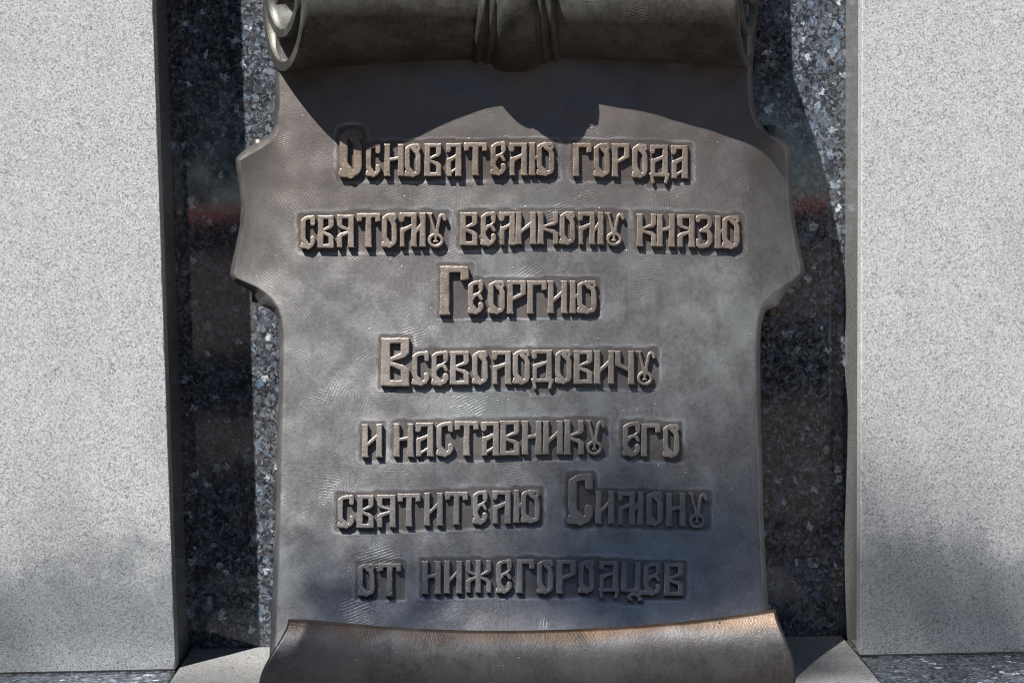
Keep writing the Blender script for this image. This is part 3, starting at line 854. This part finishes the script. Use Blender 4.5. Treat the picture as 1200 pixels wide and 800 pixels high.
def place_tree(src, loc, rz, sc, label, group):
    tv, tf, (cv_, cf_) = src[0] if src[1] is None else (None, None, (None, None))
    r = thing('tree', label, 'tree', loc, group); r.rotation_euler = (0, 0, rz); r.scale = (sc, sc, sc)
    if src[1] is None:
        t = mesh_obj('trunk', tv, tf, M_BARK, None, smooth=True); c = mesh_obj('crown', cv_, cf_, M_LEAF, None)
        src[1] = (t, c)
    else:
        t, c = (o.copy() for o in src[1]); C.objects.link(t); C.objects.link(c)
    for o in (t, c): o.parent = r; o.matrix_parent_inverse = Matrix.Identity(4)
    return r
srcs = [[make_tree(11, 9.0, 2.6, 2.3, 34, 170, 0.13), None], [make_tree(23, 7.6, 2.4, 2.1, 28, 170, 0.13), None]]
for k, (x, y, sc) in enumerate([(-8.2, -8.0, 0.95), (-2.4, -15.4, 1.15), (3.0, -14.6, 1.15), (8.8, -8.2, 1.0), (-12.5, -9.5, 1.15), (12.5, -11.0, 1.1), (0.8, -18.5, 1.4), (-7.0, -15.0, 1.2), (7.5, -15.0, 1.25),
                                (-10.5, -2.0, 1.2), (-3.8, -6.6, 0.92), (-6.4, -4.4, 0.95), (7.2, -4.2, 1.25), (6.6, 0.2, 1.2), (10.8, -6.4, 1.5), (-15, -18, 1.3), (15, -19, 1.3)]):  # several near and side trees added to cut sky fill and ground bounce
    place_tree(srcs[k % 2], (x, y, GZ), k*1.9, sc, 'leafy tree on the square facing the monument', 'trees on the square')

# taller unseen tree towards the sun: leaf clumps shaped to shade chosen parts
H = 9.3
aim = np.array([0.0, -0.145, 0.0]); s3 = np.array(TOSUN)
tip = aim+s3*(H/math.hypot(s3[0], s3[1]))
rs = np.random.RandomState(5)
side = np.array([s3[1], -s3[0], 0]); side /= np.linalg.norm(side)
pts = np.concatenate([tip+np.stack([dx+sx*rs.normal(size=n), np.zeros(n), dz+sz*rs.normal(size=n)], 1)+s3*rs.normal(size=(n, 1))*0.4
                      for dx, dz, sx, sz, n in ((0.62, -0.16, 0.50, 0.27, 620), (0.46, -0.20, 0.09, 0.13, 260), (-1.1, 0.10, 0.2, 0.10, 60), (-0.5, -0.72, 0.28, 0.13, 420), (-0.22, -0.40, 0.40, 0.16, 260))])
low = make_tree(31, tip[2]-GZ-5.5, 1.8, 3.5, 34, 150, 0.12)
r = thing('tree', 'unseen tall tree with leaf clumps shaped to shade the monument', 'tree', (tip[0], tip[1], GZ), 'trees on the square')
base = np.array([tip[0], tip[1], GZ])
tv, tf, (cv_, cf_) = low
lv, lf = tube_path([(0, 0, (tip[2]-GZ)*0.5), (0.05, 0.02, tip[2]-GZ-0.8), (0, 0, tip[2]-GZ+0.1)], 0.03, 0.008, 5)
o_ = len(tv); tv = tv+lv; tf = tf+[tuple(o_+i for i in f) for f in lf]
for sg in (-1, 1):
    for m in (0.35, 0.8, 1.5):
        e = np.array([sg*m*0.8, 0, 0])
        lv, lf = tube_path([(0, 0, tip[2]-GZ-1.3), tuple(e*0.5+np.array([0, 0, tip[2]-GZ-0.5])), tuple(e+np.array([0, 0, tip[2]-GZ]))], 0.015, 0.005, 5)
        o_ = len(tv); tv = tv+lv; tf = tf+[tuple(o_+i for i in f) for f in lf]
t = mesh_obj('trunk', tv, tf, M_BARK, None, smooth=True)
xv, xf = leaf_quads(pts-base, 0.04, rs)
c = mesh_obj('crown', np.concatenate([cv_, xv]), cf_+[tuple(i+len(cv_) for i in f) for f in xf], M_LEAF, None)
for o in (t, c): o.parent = r; o.matrix_parent_inverse = Matrix.Identity(4)

# hedge and a red-capped brick wall closing the far side of the square
M_BRICK = plain('red_brick', (0.24, 0.075, 0.05), 0.9, 0.3, 3)
M_TILE = plain('red_tile', (0.58, 0.10, 0.05), 0.7, 0.15, 6)
bw = thing('brick_wall', 'low red brick wall with tiled coping across the square', 'wall', (0, -60, GZ))
V, F = box(-45, 45, -60.2, -59.8, GZ, 0.5, 0.0)
mesh_obj('wall', V, F, M_BRICK, bw)
V = [(-45, -60.6, 0.5), (45, -60.6, 0.5), (45, -59.3, 0.5), (-45, -59.3, 0.5), (-45, -60.3, 0.98), (45, -60.3, 0.98)]
F = [(3, 2, 5, 4), (0, 4, 5, 1), (0, 1, 2, 3), (0, 3, 4), (1, 5, 2)]
mesh_obj('coping', V, F, M_TILE, bw)
rs = np.random.RandomState(9)
pts = np.stack([rs.uniform(-45, 45, 9000), -57.5+0.35*rs.normal(size=9000), GZ+1.22*rs.rand(9000)**0.7], 1)
V, F = leaf_quads(pts, 0.16, rs)
hd = mesh_obj('hedge', V, F, M_LEAF); tag(hd, 'clipped dark green hedge before the far brick wall', 'hedge')

# grit and leaf crumbs blown into the corners of the sill
rs = np.random.RandomState(21); V = []; F = []
for k in range(150):
    sx = -1 if k < 95 else 1
    q = rs.rand()
    if q < 0.5: x = sx*(W-0.008-abs(rs.normal())*0.05); y = -0.006-abs(rs.normal())*0.006
    elif q < 0.8: x = sx*(W-0.008-abs(rs.normal())*0.006); y = -rs.rand()*0.16
    else: x = sx*(W-0.02-rs.rand()*0.13); y = -rs.rand()*0.16
    r_ = 0.0009+0.0018*rs.rand()**2
    o_ = len(V)
    ax = rs.normal(size=(6, 3))*0.25
    for (a, b, c_), j in zip(((1, 0, 0), (-1, 0, 0), (0, 1, 0), (0, -1, 0), (0, 0, 0.7), (0, 0, -0.3)), ax):
        V.append((x+r_*(a+j[0])*1.4, y+r_*(b+j[1])*1.2, r_*0.3+r_*(c_+j[2]*0.3)))
    for f in ((0, 2, 4), (2, 1, 4), (1, 3, 4), (3, 0, 4), (2, 0, 5), (1, 2, 5), (3, 1, 5), (0, 3, 5)): F.append(tuple(o_+i for i in f))
gr = mesh_obj('grit', V, F, plain('grit', (0.20, 0.12, 0.06), 0.9, 0.6, 90)); gr['kind'] = 'stuff'
gr['label'] = 'brown grit and leaf crumbs in the corners of the sill'
